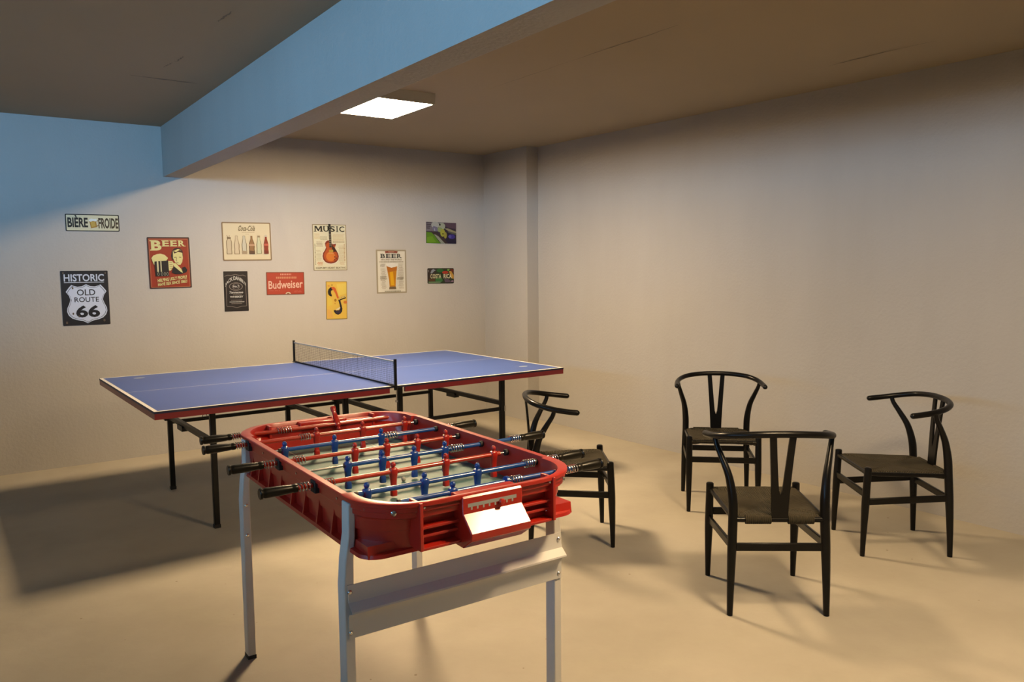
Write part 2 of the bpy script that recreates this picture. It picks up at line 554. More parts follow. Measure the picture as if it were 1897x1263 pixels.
# ------------------------------------------------------------------ chairs
M_CHAIR = mat('black_lacquered_wood', (0.005, 0.0046, 0.0042), 0.30, spec=0.22)
M_CORD = None
def cord_material():
    m = mat('olive_paper_cord', (0.0475, 0.0374, 0.0216), 0.8, spec=0.2)
    N, L, b = nodes_of(m)
    tc = N.new('ShaderNodeTexCoord')
    sp = N.new('ShaderNodeSeparateXYZ'); L.new(tc.outputs['Object'], sp.inputs[0])
    ax = N.new('ShaderNodeMath'); ax.operation = 'ABSOLUTE'; L.new(sp.outputs['X'], ax.inputs[0])
    ay = N.new('ShaderNodeMath'); ay.operation = 'ABSOLUTE'; L.new(sp.outputs['Y'], ay.inputs[0])
    gt = N.new('ShaderNodeMath'); gt.operation = 'GREATER_THAN'; L.new(ax.outputs[0], gt.inputs[0]); L.new(ay.outputs[0], gt.inputs[1])
    pick = N.new('ShaderNodeMix'); pick.data_type = 'FLOAT'
    L.new(gt.outputs[0], pick.inputs['Factor']); L.new(sp.outputs['X'], pick.inputs['A']); L.new(sp.outputs['Y'], pick.inputs['B'])
    # strands run along the frame they wrap: stripes across the picked coordinate
    mu = N.new('ShaderNodeMath'); mu.operation = 'MULTIPLY'; L.new(pick.outputs['Result'], mu.inputs[0]); mu.inputs[1].default_value = 2 * math.pi / 0.0085
    si = N.new('ShaderNodeMath'); si.operation = 'SINE'; L.new(mu.outputs[0], si.inputs[0])
    bp = N.new('ShaderNodeBump'); bp.inputs['Strength'].default_value = 0.9; bp.inputs['Distance'].default_value = 0.003
    L.new(si.outputs[0], bp.inputs['Height']); L.new(bp.outputs['Normal'], b.inputs['Normal'])
    n = N.new('ShaderNodeTexNoise'); n.inputs['Scale'].default_value = 14; n.inputs['Detail'].default_value = 6
    L.new(tc.outputs['Object'], n.inputs['Vector'])
    mx = N.new('ShaderNodeMix'); mx.data_type = 'RGBA'
    mx.inputs['A'].default_value = (0.026, 0.021, 0.0125, 1); mx.inputs['B'].default_value = (0.075, 0.062, 0.038, 1)
    L.new(n.outputs['Fac'], mx.inputs['Factor'])
    L.new(mx.outputs['Result'], b.inputs['Base Color'])
    return m
M_CORD = cord_material()

def make_chair(label):
    """front of the chair is local +y"""
    t = thing('wooden_chair', label, 'chair', group='black wooden chairs with forked backs')
    for s in (-1, 1):
        b = MB()
        pts = catmull([(s * 0.202, 0.2175, 0.001), (s * 0.202, 0.215, 0.12), (s * 0.2015, 0.21, 0.28), (s * 0.201, 0.204, 0.42), (s * 0.201, 0.203, 0.452)], 4)
        rr = [0.0115 + (0.0195 - 0.0115) * min(1, p.z / 0.26) - max(0, p.z - 0.3) * 0.012 for p in pts]
        b.tube(pts, rr, M_CHAIR, n=14, up=Vector((0, 1, 0)))
        e = pts[-1]
        b.lathe([(rr[-1], 0), (0.017, 0.005), (0.012, 0.0085), (0.0, 0.0095)], M_CHAIR, (e.x, e.y, e.z), n=14)
        b.build('front_leg', t)
        b = MB()
        pts = catmull([(s * 0.203, -0.2175, 0.001), (s * 0.200, -0.2125, 0.16), (s * 0.195, -0.2045, 0.32), (s * 0.192, -0.198, 0.43),
                       (s * 0.194, -0.190, 0.51), (s * 0.206, -0.168, 0.595), (s * 0.228, -0.132, 0.665), (s * 0.244, -0.104, 0.715), (s * 0.2515, -0.094, 0.752)], 5)
        def rad(z):
            if z < 0.3: return 0.0125 + 0.0075 * z / 0.3
            if z < 0.5: return 0.020
            return 0.020 - 0.0085 * min(1, (z - 0.5) / 0.22)
        b.tube(pts, [rad(p.z) for p in pts], M_CHAIR, n=14, up=Vector((0, 1, 0)))
        b.build('back_leg', t)
    # bent rail
    half = [(0.265, 0.020, 0.735), (0.2625, -0.03, 0.7405), (0.2525, -0.095, 0.750), (0.226, -0.155, 0.762), (0.178, -0.2, 0.773), (0.11, -0.224, 0.780), (0.05, -0.2325, 0.783)]
    path = catmull(half + [(0, -0.2335, 0.7835)] + [(-x, y, z) for x, y, z in reversed(half)], 5)
    b = MB(); b.tube(path, 0.0148, M_CHAIR, n=16, rb=0.0145, round_ends=True); b.build('top_rail', t)
    # forked splat: cut-out outline, front and back faces
    b = MB()
    rows = []
    N_ = 16
    for i in range(N_ + 1):
        z = 0.405 + (0.772 - 0.405) * i / N_
        k = i / N_
        yy = -0.206 - 0.010 * k - 0.016 * k * k
        ho = 0.0335 + 0.0205 * k ** 1.3
        zi = 0.53
        hi = 0 if z <= zi else 0.006 + 0.021 * ((z - zi) / (0.772 - zi)) ** 0.9
        rows.append((z, yy, ho, hi))
    th = 0.0055
    low = [r for r in rows if r[3] == 0]
    hig = [low[-1]] + [r for r in rows if r[3] > 0]
    b.loft([[(-ho, y - th, z), (ho, y - th, z), (ho, y + th, z), (-ho, y + th, z)] for z, y, ho, hi in low], M_CHAIR, smooth=False)
    for s in (-1, 1):
        b.loft([[(s * hi, y - th, z), (s * ho, y - th, z), (s * ho, y + th, z), (s * hi, y + th, z)] for z, y, ho, hi in hig], M_CHAIR, smooth=False)
    b.build('splat', t)
    # stretchers: flat boards
    def board(a, c_, name='stretcher'):
        b = MB(); b.bar(a, c_, 0.014, 0.034, M_CHAIR); b.build(name, t, bevel=0.003)
    board((-0.2, 0.21, 0.282), (-0.2, -0.205, 0.303)); board((0.2, 0.21, 0.282), (0.2, -0.205, 0.303))
    board((-0.19, 0.211, 0.320), (0.19, 0.211, 0.320)); board((-0.19, -0.208, 0.296), (0.19, -0.208, 0.296))
    b = MB()
    b.tube([(-0.185, -0.203, 0.413), (0.185, -0.203, 0.413)], 0.0115, M_CHAIR, n=12)
    b.tube([(-0.19, 0.204, 0.428), (0.19, 0.204, 0.428)], 0.011, M_CHAIR, n=12)
    for s in (-1, 1):
        b.tube([(s * 0.196, 0.195, 0.425), (s * 0.19, -0.195, 0.415)], 0.011, M_CHAIR, n=12)
    b.build('seat_frame', t)
    # woven seat: dished top that rolls over the rails
    b = MB()
    n = 22
    def pt(u, v, top):
        y = 0.004 + v * 0.212
        hw_ = 0.2 + 0.004 * v
        x = u * hw_
        edge = max(abs(u), abs(v))
        z = 0.4385 + 0.006 * v
        z -= 0.013 * (1 - edge ** 2)
        z -= 0.007 * math.exp(-((abs(u) - abs(v)) / 0.06) ** 2) * min(1, edge * 1.4)
        z += 0.0022 * math.sin(9 * u + 4 * v) * math.sin(7 * v - 5 * u) * (1 - edge ** 4)
        r = max(0, (edge - 0.93) / 0.07)
        if top:
            return (x, y, z - 0.012 * r * r)
        return (x * 0.985, y * 0.985, z - 0.024 - 0.004 * (1 - r))
    for top in (True, False):
        vs = [pt(-1 + 2 * i / n, -1 + 2 * j / n, top) for j in range(n + 1) for i in range(n + 1)]
        fs = [(j * (n + 1) + i, j * (n + 1) + i + 1, (j + 1) * (n + 1) + i + 1, (j + 1) * (n + 1) + i) for j in range(n) for i in range(n)]
        b.add(vs, fs, M_CORD, True)
    ring = [(i / n * 2 - 1, -1) for i in range(n)] + [(1, i / n * 2 - 1) for i in range(n)] + [(1 - i / n * 2, 1) for i in range(n)] + [(-1, 1 - i / n * 2) for i in range(n)]
    b.loft([[pt(u, v, True) for u, v in ring], [pt(u, v, False) for u, v in ring]], M_CORD, caps=False)
    for s in (-1, 1):
        b.tube([(s * 0.036, -0.206, 0.414), (s * 0.142, -0.206, 0.414)], 0.0165, M_CORD, n=14, rb=0.019)
    b.build('seat', t)
    return t
CH = [((2.693, 3.283, -2.159), 'black wooden chair half hidden behind the red foosball table and its handles'),
      ((3.839, 3.192, 2.386), 'black wooden chair facing us, its seat partly covered by another chair back'),
      ((2.898, 2.147, -0.647), 'black wooden chair with its back to us, standing in front of the other chairs'),
      ((3.987, 2.168, 0.909), 'black wooden chair turned sideways towards the foosball table, closest to the bare wall')]
for i, (p, lab) in enumerate(CH):
    if i == 0:
        proto = make_chair(lab)
        o = proto
    else:
        o = copy_tree(proto)
        o['label'] = lab
    o.location = (p[0], p[1], 0)
    o.rotation_euler = (0, 0, p[2])

# ------------------------------------------------------------------ foosball table
FX, FY, FR = 1.203, 2.457, -0.012
ZR = 0.862
M_RED = mat('glossy_red_plastic', (0.432, 0.0173, 0.00792), 0.35, spec=0.55, coat=0.3, coat_rough=0.25)
M_REDS = mat('satin_red_plastic', (0.432, 0.0173, 0.00792), 0.21, spec=0.6)
M_FIELD = mat('pale_green_playfield', (0.085, 0.185, 0.190), 0.5, spec=0.25)
M_FLINE = mat('white_field_line', (0.504, 0.518, 0.475), 0.4)
M_LEG = mat('white_painted_steel', (0.60, 0.585, 0.55), 0.38, spec=0.5)
M_PBLUE = mat('blue_player_plastic', (0.00864, 0.054, 0.259), 0.28, coat=0.3)
M_PRED = mat('red_player_plastic', (0.403, 0.018, 0.0101), 0.28, coat=0.3)
M_TBLUE = mat('blue_rod_sleeve', (0.0144, 0.0792, 0.302), 0.22, coat=0.4)
M_TRED = mat('red_rod_sleeve', (0.432, 0.0324, 0.013), 0.25, coat=0.4)
M_GRIP = mat('dark_olive_handle_plastic', (0.008, 0.0066, 0.0036), 0.34, spec=0.25)
M_STRIP = mat('pale_score_strip', (0.36, 0.389, 0.346), 0.5)
M_TICK = mat('pale_score_mark', (0.432, 0.446, 0.36), 0.5)

ft = thing('foosball_table', 'red plastic foosball table on white steel legs with red and blue players', 'foosball table', (FX, FY, 0), FR)

def outline(hx, hy, r, z, inner=False, step=0.0):
    """rounded rectangle, same point count at every level, extra points on the long sides"""
    o = []
    n = 9
    ys = [-0.456, -0.452, -0.3, -0.15, 0.0, 0.15, 0.3, 0.452, 0.456]
    def corner(sx, sy, a0):
        for k in range(n + 1):
            a = math.radians(a0 + 90 * k / n)
            o.append((sx * (hx - r) + r * math.cos(a), sy * (hy - r) + r * math.sin(a), z))
    for y in ys:
        lim = hy - r - 0.002
        o.append((hx + (step if abs(y) < 0.454 else 0), max(-lim, min(lim, y)), z))
    corner(1, 1, 0); corner(-1, 1, 90)
    for y in reversed(ys):
        lim = hy - r - 0.002
        o.append((-hx - (step if abs(y) < 0.454 else 0), max(-lim, min(lim, y)), z))
    corner(-1, -1, 180); corner(1, -1, 270)
    return o
b = MB()
L_ = [(0.363, 0.663, 0.178, 0.8605), (0.363, 0.663, 0.178, 0.851), (0.357, 0.656, 0.172, 0.848), (0.357, 0.656, 0.172, 0.836),
      (0.3525, 0.650, 0.168, 0.833), (0.3525, 0.650, 0.168, 0.819), (0.3475, 0.640, 0.160, 0.814), (0.3475, 0.612, 0.135, 0.810),
      (0.3455, 0.606, 0.13, 0.776), (0.3395, 0.604, 0.13, 0.774), (0.338, 0.601, 0.13, 0.724),
      (0.359, 0.606, 0.06, 0.722), (0.361, 0.608, 0.06, 0.712), (0.345, 0.590, 0.06, 0.709)]
outer = [outline(*l) for l in L_]
inner = [outline(0.318, 0.588, 0.122, 0.735, step=0.010), outline(0.320, 0.592, 0.122, 0.806, step=0.010), outline(0.324, 0.640, 0.155, 0.824, step=0.011), outline(0.326, 0.648, 0.160, 0.858, step=0.013),
         outline(0.328, 0.650, 0.162, 0.8618, step=0.013), outline(0.360, 0.660, 0.176, 0.8625)]
b.loft(inner + outer, M_RED, caps=True)
# gussets under the rim of the long sides
for s in (-1, 1):
    for y in (-0.36, -0.245, -0.13, -0.015, 0.10, 0.215, 0.33, 0.42):
        b.loft([[(s * 0.338, yy, 0.722), (s * 0.358, yy, 0.722), (s * 0.3455, yy, 0.800), (s * 0.338, yy, 0.800)] for yy in (y - 0.004, y + 0.004)], M_RED, smooth=False)
# stepped blocks in the four lower corners
for sx in (-1, 1):
    for sy in (-1, 1):
        pr = [(0.575, 0.712), (0.592, 0.712), (0.587, 0.746), (0.51, 0.746), (0.50, 0.712)]
        xa, xb = sorted((sx * 0.213, sx * 0.345))
        b.loft([[(x, sy * y, z) for y, z in pr] for x in (xa, xb)], M_RED, smooth=False)
b.build('body', ft, auto=35)
b = MB()
b.loft([outline(0.3195, 0.5905, 0.1225, 0.745, step=0.009), outline(0.3195, 0.5905, 0.1225, 0.755, step=0.009)], M_FIELD, smooth=False)
for y0_, y1_, x0_, x1_ in ((-0.0015, 0.0015, -0.325, 0.325), (-0.42, -0.417, -0.16, 0.16), (0.417, 0.42, -0.16, 0.16), (-0.585, -0.42, -0.161, -0.158), (-0.585, -0.42, 0.158, 0.161), (0.42, 0.585, -0.161, -0.158), (0.42, 0.585, 0.158, 0.161)):
    b.box(x0_, x1_, y0_, y1_, 0.7545, 0.7556, M_FLINE)
b.build('playing_field', ft, auto=0)
# end panels with ribs, flanges, score box
for s in (-1, 1):
    b = MB()
    yb_ = lambda y: s * y
    def bx(xa, xb, ya, yb2, za, zb, m=M_RED):
        b.box(xa, xb, min(yb_(ya), yb_(yb2)), max(yb_(ya), yb_(yb2)), za, zb, m)
    for fx in (-0.222, 0.222):
        bx(fx - 0.005, fx + 0.005, 0.600, 0.664, 0.729, 0.8605)
    bx(-0.218, 0.218, 0.604, 0.622, 0.727, 0.845)
    for zc, dp in ((0.843, 0.656), (0.820, 0.648), (0.787, 0.650), (0.762, 0.643), (0.732, 0.660)):
        bx(-0.218, 0.218, 0.615, dp, zc - 0.004, zc + 0.004)
    pnl = b.build('end_panel', ft, bevel=0.0015)
    for fx in (-0.210, 0.2105):
        for zz in (0.846, 0.755):
            b = MB()
            b.lathe([(0.0, 0.0022), (0.003, 0.002), (0.0045, 0.0)] if s > 0 else [(0.0045, 0), (0.003, -0.002), (0.0, -0.0022)], M_STEEL, (fx, s * (0.6565 if zz > 0.8 else 0.640), zz), axis='y', n=10)
            b.build('screw', pnl)
    pr = [(0.604, 0.857), (0.664, 0.857), (0.669, 0.852), (0.669, 0.808), (0.713, 0.765), (0.712, 0.744), (0.667, 0.713), (0.604, 0.714)]
    b = MB()
    b.loft([[(x, s * y, z) for y, z in pr] for x in (-0.099, 0.101)], M_REDS, smooth=False)
    sb = b.build('score_box', ft, bevel=0.0035, seg=3)
    b = MB()
    ya, yb3 = sorted((s * 0.6695, s * 0.667))
    b.box(-0.082, 0.080, ya, yb3, 0.826, 0.836, M_STRIP)
    for k in range(8):
        xk = -0.070 + k * 0.0195
        b.box(xk - 0.0025, xk + 0.0025, ya, yb3, 0.8175, 0.826, M_TICK)
    b.build('score_strip', sb)
    b = MB()
    b.lathe([(0.004, 0), (0.0085, 0.003), (0.0095, 0.008), (0.007, 0.012), (0.0, 0.0135)] if s > 0 else [(0.0, -0.0135), (0.007, -0.012), (0.0095, -0.008), (0.0085, -0.003), (0.004, 0)], M_RED, (0.026, s * 0.669, 0.825), axis='y', n=14)
    b.build('score_slider', sb)
# round-headed bolt at each rounded corner under the rim
for sx in (-1, 1):
    for sy in (-1, 1):
        b = MB()
        a = math.radians(55)
        dx, dy = sx * math.cos(a), sy * math.sin(a)
        cx, cy = sx * (0.3525 - 0.168) + 0.168 * dx, sy * (0.650 - 0.168) + 0.168 * dy
        for k in (0.0022,):
            b.tube([(cx - dx * 0.002, cy - dy * 0.002, 0.836), (cx + dx * 0.008, cy + dy * 0.008, 0.836), (cx + dx * 0.011, cy + dy * 0.011, 0.836)], [0.0075, 0.0075, 0.004], M_STEEL, n=12)
        b.build('corner_bolt', ft)
# legs: channel section, kinked outwards under the body
def f_leg(xo, s, ya, yb4):
    """xo: outer face of the lower leg, s: side"""
    b = MB()
    ys_ = [ya, yb4]
    lv = [(0.012, xo, xo - s * 0.030), (0.615, xo, xo - s * 0.030), (0.69, xo - s * 0.006, xo - s * 0.031), (0.755, xo - s * 0.0165, xo - s * 0.038), (0.846, xo - s * 0.0185, xo - s * 0.040)]
    loops = [[(a, ya, z), (c_, ya, z), (c_, yb4, z), (a, yb4, z)] for z, a, c_ in lv]
    b.loft(loops, M_LEG, smooth=False)
    # raised crease down the outer face, on the upper half
    ym = (ya + yb4) / 2
    l = b.build('leg', ft, bevel=0.004, seg=3)
    b = MB()
    b.box(min(xo, xo - s * 0.03) - 0.0005, max(xo, xo - s * 0.03) + 0.0005, ya - 0.0005, yb4 + 0.0005, 0, 0.014, M_RUBBER)
    b.build('foot_cap', l)
    for z in (0.600, 0.485):
        b = MB()
        off = -0.0045 if ya < 0 else -0.0005
        b.lathe([(0.0, off - 0.004), (0.004, off - 0.0038), (0.0068, off - 0.001), (0.0068, 0.002)], M_STEEL, (xo - s * 0.015, ya, z), axis='y', n=12)
        b.build('bolt', l)
f_leg(-0.381, -1, -0.505, -0.458)
f_leg(-0.381, -1, 0.464, 0.511)
f_leg(0.372, 1, -0.505, -0.458)
f_leg(0.372, 1, 0.464, 0.511)
# folded steel brace between the near legs
b = MB()
pr = [(-0.5055, 0.620), (-0.5075, 0.585), (-0.512, 0.572), (-0.535, 0.553), (-0.536, 0.548), (-0.515, 0.540), (-0.509, 0.53), (-0.5075, 0.515), (-0.5075, 0.468)]
th = 0.002
b.loft([[(x, y - th, z) for y, z in pr] + [(x, y, z) for y, z in reversed(pr)] for x in (-0.372, 0.368)], M_LEG, smooth=False)
b.build('brace_panel', ft, auto=30)

# rods
Y_ROD = [-0.556, -0.417, -0.247, -0.085, 0.082, 0.253, 0.424, 0.595]
def player_mesh(m, name):
    b = MB()
    b.lathe([(0.0, 0.0318), (0.0048, 0.0305), (0.0078, 0.0265), (0.0086, 0.022), (0.0074, 0.0172), (0.0052, 0.0142), (0.0062, 0.0125)], m, n=14)
    def sec(z, w_, d, k=8):
        o = []
        for i in range(16):
            a = 2 * math.pi * i / 16
            cx_, sy_ = math.cos(a), math.sin(a)
            o.append((w_ * math.copysign(abs(cx_) ** 0.6, cx_), d * math.copysign(abs(sy_) ** 0.6, sy_), z))
        return o
    b.loft([sec(0.0135, 0.006, 0.006), sec(0.011, 0.0115, 0.0095), sec(0.006, 0.0130, 0.0115), sec(-0.006, 0.0130, 0.0115), sec(-0.012, 0.0120, 0.0100), sec(-0.022, 0.0112, 0.0072),
            sec(-0.040, 0.0098, 0.0062), sec(-0.055, 0.0085, 0.0058), sec(-0.058, 0.0100, 0.0075), sec(-0.066, 0.0105, 0.0095), sec(-0.0775, 0.0105, 0.0095)], m)
    o = b.build(name)
    me = o.data
    bpy.data.objects.remove(o)
    return me
ME_BLUE = player_mesh(M_PBLUE, 'blue_player')
ME_RED = player_mesh(M_PRED, 'red_player')
def spring(xa, xb, parent, r=0.0125, turns=None):
    turns = turns or max(4, round((xb - xa) / 0.0095))
    n = turns * 12
    b = MB()
    b.tube([(xa + (xb - xa) * k / n, r * math.cos(2 * math.pi * k / 12), r * math.sin(2 * math.pi * k / 12)) for k in range(n + 1)], 0.0018, M_STEEL, n=5, up=Vector((1, 0, 0)))
    b.build('spring', parent)
def handle(x_in, x_out, parent):
    d = 1 if x_out > x_in else -1
    Lh = abs(x_out - x_in)
    b = MB()
    prof = [(0.0, 0.0), (0.0118, 0.0), (0.0130, 0.004), (0.0132, 0.012), (0.0118, 0.016), (0.0128, 0.020), (0.0150, Lh * 0.5), (0.0155, Lh - 0.020), (0.0150, Lh - 0.014), (0.0138, Lh - 0.012), (0.0138, Lh - 0.009), (0.0165, Lh - 0.007), (0.0168, Lh - 0.002), (0.0150, Lh), (0.0, Lh)]
    b.lathe([(r, x_in + d * h) for r, h in prof], M_GRIP, axis='x', n=18)
    b.build('handle', parent)
WALL_X = 0.333
RODS = {  # sleeve span, thin rod span, players, springs, handle, tilt
    0: ('b', (-0.235, 0.375), (-0.34, 0.375), (-0.064,), ((0.131, 0.178), (0.345, 0.394)), (0.395, 0.497), 0),
    1: ('b', (-0.300, 0.40), (-0.36, 0.40), (-0.268, -0.081, 0.107), ((0.285, 0.328), (0.385, 0.425)), (0.426, 0.534), 0),
    2: ('r', (-0.415, 0.300), (-0.415, 0.345), (-0.101, 0.090, 0.279), ((-0.340, -0.296), (-0.412, -0.372)), (-0.412, -0.524), 0),
    3: ('b', (-0.196, 0.505), (-0.36, 0.505), (-0.186, -0.062, 0.058, 0.179), ((0.197, 0.255), (0.458, 0.505)), (0.506, 0.614), 0),
    4: ('r', (-0.415, 0.300), (-0.415, 0.345), (-0.089, 0.034, 0.157, 0.278), ((-0.307, -0.268), (-0.411, -0.372)), (-0.411, -0.525), 0),
    5: ('b', (-0.300, 0.405), (-0.36, 0.405), (-0.282, -0.095, 0.093), ((0.108, 0.160), (0.366, 0.404)), (0.405, 0.516), 0),
    6: ('r', (-0.415, 0.300), (-0.415, 0.345), (-0.100, 0.092, 0.278), ((-0.168, -0.123), (-0.407, -0.372)), (-0.407, -0.522), 0),
    7: ('r', (-0.38, 0.290), (-0.38, 0.335), (0.055,), ((-0.200, -0.139), (-0.374, -0.340)), (-0.374, -0.490), math.radians(143)),
}
for i, (cl, sl, th_, pl, sps, hd, tilt) in RODS.items():
    b = MB()
    m = M_TBLUE if cl == 'b' else M_TRED
    b.tube([(th_[0], 0, 0), (th_[1], 0, 0)], 0.0038, M_STEEL, n=10)
    b.tube([(sl[0], 0, 0), (sl[1], 0, 0)], 0.0075, m, n=14)
    e = sl[0] if cl == 'b' else sl[1]
    dd = -1 if cl == 'b' else 1
    b.lathe([(0.0085, e - 0.004), (0.0085, e + 0.004)], M_RUBBER if cl == 'b' else M_TRED, axis='x', n=12)
    if i == 0:
        b.lathe([(0.008, 0.116), (0.0165, 0.119), (0.0165, 0.127), (0.008, 0.130)], M_PBLUE, axis='x', n=18)
    r = b.build('player_rod', ft, (0, Y_ROD[i], 0.840))
    r['label'] = ('blue' if cl == 'b' else 'red') + ' rod carrying %d players' % len(pl)
    for x in pl:
        o = bpy.data.objects.new('player', ME_BLUE if cl == 'b' else ME_RED)
        COL.objects.link(o)
        o.parent = r
        o.location = (x, 0, 0)
        o.rotation_euler = (tilt, 0, 0)
    for a, c_ in sps:
        spring(min(a, c_), max(a, c_), r)
    handle(hd[0], hd[1], r)
    # bearings in both walls
    b = MB()
    rx = 0.3485 if 0 < i < 7 else 0.335
    if cl == 'r' and i < 7:
        b.box(-0.366, -0.344, -0.019, 0.019, -0.022, 0.0155, M_RUBBER)
        b.lathe([(0.0, -0.369), (0.003, -0.3685), (0.004, -0.365)], M_STEEL, (0, 0.008, -0.008), axis='x', n=8)
        b.build('bearing', r, bevel=0.002)
        b = MB()
    b.lathe([(0.0095, 0.323), (0.0110, 0.325), (0.0110, 0.338)], M_RUBBER, axis='x', n=14)
    b.build('bearing', r, bevel=0.002)

# little ball
b = MB()
b.lathe([(0.008 * math.sin(math.pi * k / 12), -0.008 * math.cos(math.pi * k / 12)) for k in range(13)], mat('white_cork_ball', (0.446, 0.432, 0.374), 0.5), n=18)
cF, sF = math.cos(FR), math.sin(FR)
bxl, byl = 0.011, -0.094
ball = b.build('foosball_ball', None, (FX + cF * bxl - sF * byl, FY + sF * bxl + cF * byl, 0.7556 + 0.008))
tag(ball, 'small white ball lying on the foosball playing field', 'ball')
# ------------------------------------------------------------------ tin signs on the back wall
_tc = {}
def glyphs(txt, bold=0.0, shear=0.0, space=1.0):
    """flat triangles of a line of lettering, fitted to the unit square later"""
    k = (txt, bold, shear, space)
    if k in _tc:
        return _tc[k]
    cu = bpy.data.curves.new('lettering', 'FONT')
    cu.body = txt
    cu.offset = bold
    cu.shear = shear
    cu.space_character = space
    cu.resolution_u = 3
    o = bpy.data.objects.new('lettering', cu)
    COL.objects.link(o)
    dg = bpy.context.evaluated_depsgraph_get()
    me = o.evaluated_get(dg).to_mesh()
    v = [(p.co.x, p.co.y) for p in me.vertices]
    f = [tuple(p.vertices) for p in me.polygons]
    o.evaluated_get(dg).to_mesh_clear()
    bpy.data.objects.remove(o)
    bpy.data.curves.remove(cu)
    xs = [p[0] for p in v]; ys = [p[1] for p in v]
    a, b_, c_, d = min(xs), max(xs), min(ys), max(ys)
    v = [((x - a) / (b_ - a), (y - c_) / (d - c_)) for x, y in v]
    _tc[k] = (v, f)
    return _tc[k]

INK = {}
def ink(r, g, b_):
    k = (r, g, b_)
    if k not in INK:
        c_ = lin(*k)
        INK[k] = mat('sign_print_%d_%d_%d' % k, (c_[0] / 1.64, c_[1] / 1.32, c_[2] / 0.92), 0.45, spec=0.3)
    return INK[k]
SLAB = {'M': [(-.06, .24, 0), (.76, 1.06, 0)], 'U': [(-.05, .38, 1), (.62, 1.05, 1)], 'I': [(-.6, 1.6, 0), (-.6, 1.6, 1)],
        'B': [(-.12, .35, 0), (-.12, .35, 1)], 'E': [(-.14, .9, 0), (-.14, .9, 1)], 'R': [(-.12, .42, 0), (-.12, .35, 1), (.72, 1.12, 0)], 'S': [], 'C': []}

